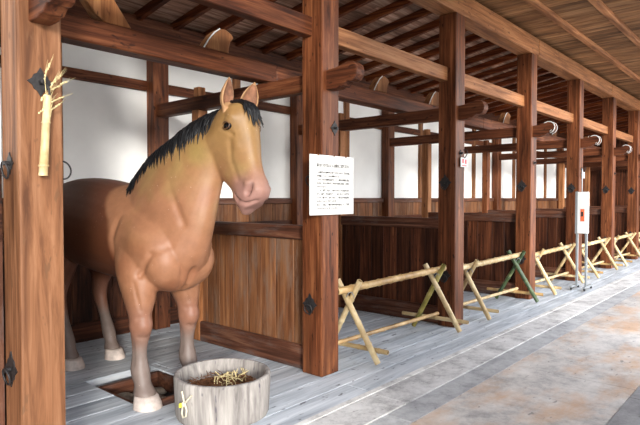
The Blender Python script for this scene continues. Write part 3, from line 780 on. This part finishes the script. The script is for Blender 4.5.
# ears
for s in (-1, 1):
    base = H3(HC+s*.085, 2.935, 2.10); tip = base+V((s*.03, -.05, .195))
    ax = (tip-base).normalized(); side = V((1,0,0)); side = (side-ax*side.dot(ax)).normalized(); fr = ax.cross(side).normalized()
    if fr.y > 0: fr = -fr
    yaw_ = s*.35; side, fr = (side*math.cos(yaw_)+fr*math.sin(yaw_)), (fr*math.cos(yaw_)-side*math.sin(yaw_))
    rings = []; inner = []
    for u, w in ((-.22,.046),(0,.052),(.15,.064),(.35,.068),(.55,.058),(.75,.038),(.9,.018),(1,.003)):
        c = base.lerp(tip, u); g = []
        for k in range(12):      # outer back arc
            q = math.pi*k/11; g.append(c+side*(w*math.cos(q))-fr*(w*.85*math.sin(q)))
        for k in range(1, 7):    # hollow front
            q = math.pi*k/7; dpt = .45 if u > .05 else -.5
            g.append(c-side*(w*math.cos(q))*.86-fr*(w*dpt*math.sin(q)))
        rings.append(g)
        if .05 < u < .95: inner.append([c-side*(w*math.cos(math.pi*k/7))*.80-fr*(w*.45*math.sin(math.pi*k/7))+fr*.0035 for k in range(0, 8)])
    mb = MB(); mb.loft(rings, True, True, .5); e_ = mb.build('ear', hm, root)
    ca2 = e_.data.color_attributes.new('coat', 'FLOAT_COLOR', 'POINT')
    for v in e_.data.vertices: ca2.data[v.index].color = tuple(lin((164,126,90)))
    mb = MB(); mb.loft(inner, False, False, .5); il = mb.build('ear_lining', earin, e_); il['label'] = 'darker brown ear lining'
# eyes
for s in (-1, 1):
    c = H3(HC+s*.128, 2.875, 1.97)
    bm = bmesh.new(); bmesh.ops.create_uvsphere(bm, u_segments=24, v_segments=16, radius=.032)
    me2 = bpy.data.meshes.new('eye'); bm.to_mesh(me2); bm.free()
    for p_ in me2.polygons: p_.use_smooth = True
    me2.materials.append(eyem); o = bpy.data.objects.new('eye', me2); COL.objects.link(o); o.parent = root; o.location = c-RW; o.scale = (.7, 1.15, .85)
    mb = MB()
    for sgn, thick in ((1, .005), (-1, .004)):
        mb.tube([c+V((s*(.012+.008*math.sin(q)), -.036*math.cos(q), sgn*.024*math.sin(q)+.002)) for q in [math.pi*k/10 for k in range(11)]], [thick*(.4+.6*math.sin(math.pi*k/10)) for k in range(11)], 6)
    el = mb.build('eyelid', hm, root); ca3 = el.data.color_attributes.new('coat', 'FLOAT_COLOR', 'POINT')
    for v in el.data.vertices: ca3.data[v.index].color = tuple(lin((92,64,44)))
# mane
mb = MB()
def lock(root_, d0, length, rad, droop=1.0, n=9, flat=None, wav=.012):
    pts = [V(root_)]; d = V(d0).normalized(); ph = random.random()*6
    for k in range(n):
        d = (d+V((0,0,-.28*droop))+V((0,math.sin(ph+k*.9)*.10,0))).normalized()
        pts.append(pts[-1]+d*(length/n))
    rad_ = [rad*(.5+.9*math.sin(math.pi*min(1,(k+1)/(n+1)*.62+.16)))*(1-(k/n)**3*.97) for k in range(n+1)]
    mb.tube(pts, rad_, 6, random.random())
for k in range(330):
    u = k/330*.97+.03*random.random(); cy_, cz_, ty_, tz_, w_, sx_ = neckpt(u)
    cr = V((HX+sx_, cy_, cz_)); tan = V((0, neckpt(min(1,u+.02))[0]-neckpt(max(0,u-.02))[0], neckpt(min(1,u+.02))[1]-neckpt(max(0,u-.02))[1])).normalized()
    inn = (V((0, ty_, tz_))-V((0, cy_, cz_))).normalized()
    j = random.random()
    L = (.26+.16*random.random())*(1-.38*u)
    st = cr+V((random.uniform(-.02,.015), 0, 0))+inn*.0
    # lock lies over the side of the neck: outwards, then down along the section
    pts = []; n = 9; ww = w_+.008; hh = math.hypot(cy_-ty_, cz_-tz_)/2; cc = V((HX+sx_, (cy_+ty_)/2, (cz_+tz_)/2)); ph = random.random()*6
    sw = random.uniform(-.02, .05); lift = random.uniform(.0, .016)
    for q_ in range(n+1):
        f_ = q_/n; a_g = math.pi/2 - f_*L/(hh*.95) if False else f_*L/max(hh*.8, .1)
        p = cc - inn*(hh+.006+lift)*math.cos(a_g) + V((-1,0,0))*(ww+lift)*math.sin(a_g)
        p += V((0, (.05+sw)*f_*f_+.006*math.sin(ph+q_), -.07*f_*f_))
        pts.append(p)
    r0 = random.uniform(.007, .012)
    mb.tube(pts, [r0*(1.1-.5*f)*(1 if f < .7 else max(.08, (1-f)/.3)) for f in [q_/n for q_ in range(n+1)]], 6, random.random())
    if k % 3 == 0:    # upright crest tufts
        mb.tube([cr-inn*-.01, cr-inn*.02+tan*-.01, cr-inn*.028+tan*-.035+V((-.01,0,0))], [.010,.009,.002], 5)
mane = mb.build('mane', hairm, root)
mb = MB()
for k in range(34):
    x_ = HC+random.uniform(-.05, .05); st = H3(x_, 2.90+random.uniform(-.03,.08), 2.145)
    side_ = random.uniform(-.04, .05)
    L = random.uniform(.06, .17); tz = 2.25-L
    def fy_(z): # face line
        for (a, b_z, *_), (c_, d_z, *_) in zip(head, head[1:]):
            if d_z <= z <= b_z: return a+(c_-a)*(b_z-z)/(b_z-d_z+1e-6)
        return 3.0
    pts = [st]
    for q_ in range(1, 8):
        z = 2.13-(L)*q_/7; pts.append(H3(x_+side_*q_/7+.004*math.sin(k+q_), fy_(max(z, 1.6))-.012-.004*math.sin(q_), z))
    mb.tube(pts, [.011,.011,.010,.009,.008,.006,.004,.001], 6, random.random())
mb.build('forelock', hairm, root)
# tail
mb = MB()
for k in range(90):
    q = random.uniform(0, 6.28); r_ = .045*math.sqrt(random.random())
    st = V((HX+r_*math.cos(q)*.6, 5.44, 1.50+r_*math.sin(q)*.6)); ph = random.random()*6
    pts = [st, st+V((0,.07,.0)), st+V((r_*.8*math.cos(q),.11+r_*.3*math.sin(q),-.12))]
    for z in (-.35, -.6, -.8): pts.append(st+V((r_*2.0*math.cos(q)+.01*math.sin(ph+z*6), .10+r_*1.2*math.sin(q), z*random.uniform(.96,1.05))))
    mb.tube(pts, [.012,.012,.012,.011,.009,.001], 5, random.random())
mb.build('tail', taillm, root)

# ------------------------------------------------------------------ light, world, camera
w = bpy.data.worlds.new('sky'); SC.world = w; w.use_nodes = True; t = w.node_tree
bg = t.nodes['Background']; tc = N(t, 'ShaderNodeTexCoord'); sx = N(t, 'ShaderNodeSeparateXYZ'); t.links.new(tc.outputs['Generated'], sx.inputs[0])
r = ramp(t, [(.0, (.80,.78,.75,1)), (.5, (1.0,.985,.96,1)), (.62, (.96,.97,1.0,1)), (1, (.75,.83,1.0,1))])
mu = N(t, 'ShaderNodeMath', operation='MULTIPLY_ADD'); mu.inputs[1].default_value = .5; mu.inputs[2].default_value = .5
t.links.new(sx.outputs['Z'], mu.inputs[0]); t.links.new(mu.outputs[0], r.inputs[0]); t.links.new(r.outputs[0], bg.inputs[0]); bg.inputs[1].default_value = 2.5
L = bpy.data.lights.new('sun', 'SUN'); L.energy = 2.1; L.angle = math.radians(9); L.color = (1, .96, .90)
so = bpy.data.objects.new('sun', L); COL.objects.link(so)
el = math.radians(11.5); d = V((.545*math.cos(el), .838*math.cos(el), -math.sin(el)))
so.rotation_euler = d.to_track_quat('-Z', 'Y').to_euler(); so.location = (-4, -8, 6)

cam = bpy.data.cameras.new('camera'); co = bpy.data.objects.new('camera', cam); COL.objects.link(co)
cam.sensor_width = 36; cam.lens = 550/640*36; co.location = (0, 0, 1.5); cam.clip_start = .05; cam.clip_end = 200
yaw, pit = math.radians(41.11), math.radians(1.51)
co.rotation_euler = (math.radians(90)-pit, 0, yaw-math.pi/2)
SC.camera = co
SC.view_settings.view_transform = 'Standard'; SC.view_settings.look = 'None'; SC.view_settings.gamma = 1
SC.view_settings.exposure = 1.1; SC.view_settings.use_curve_mapping = False
for o in bpy.data.objects:
    if '_w' in o.keys(): del o['_w']
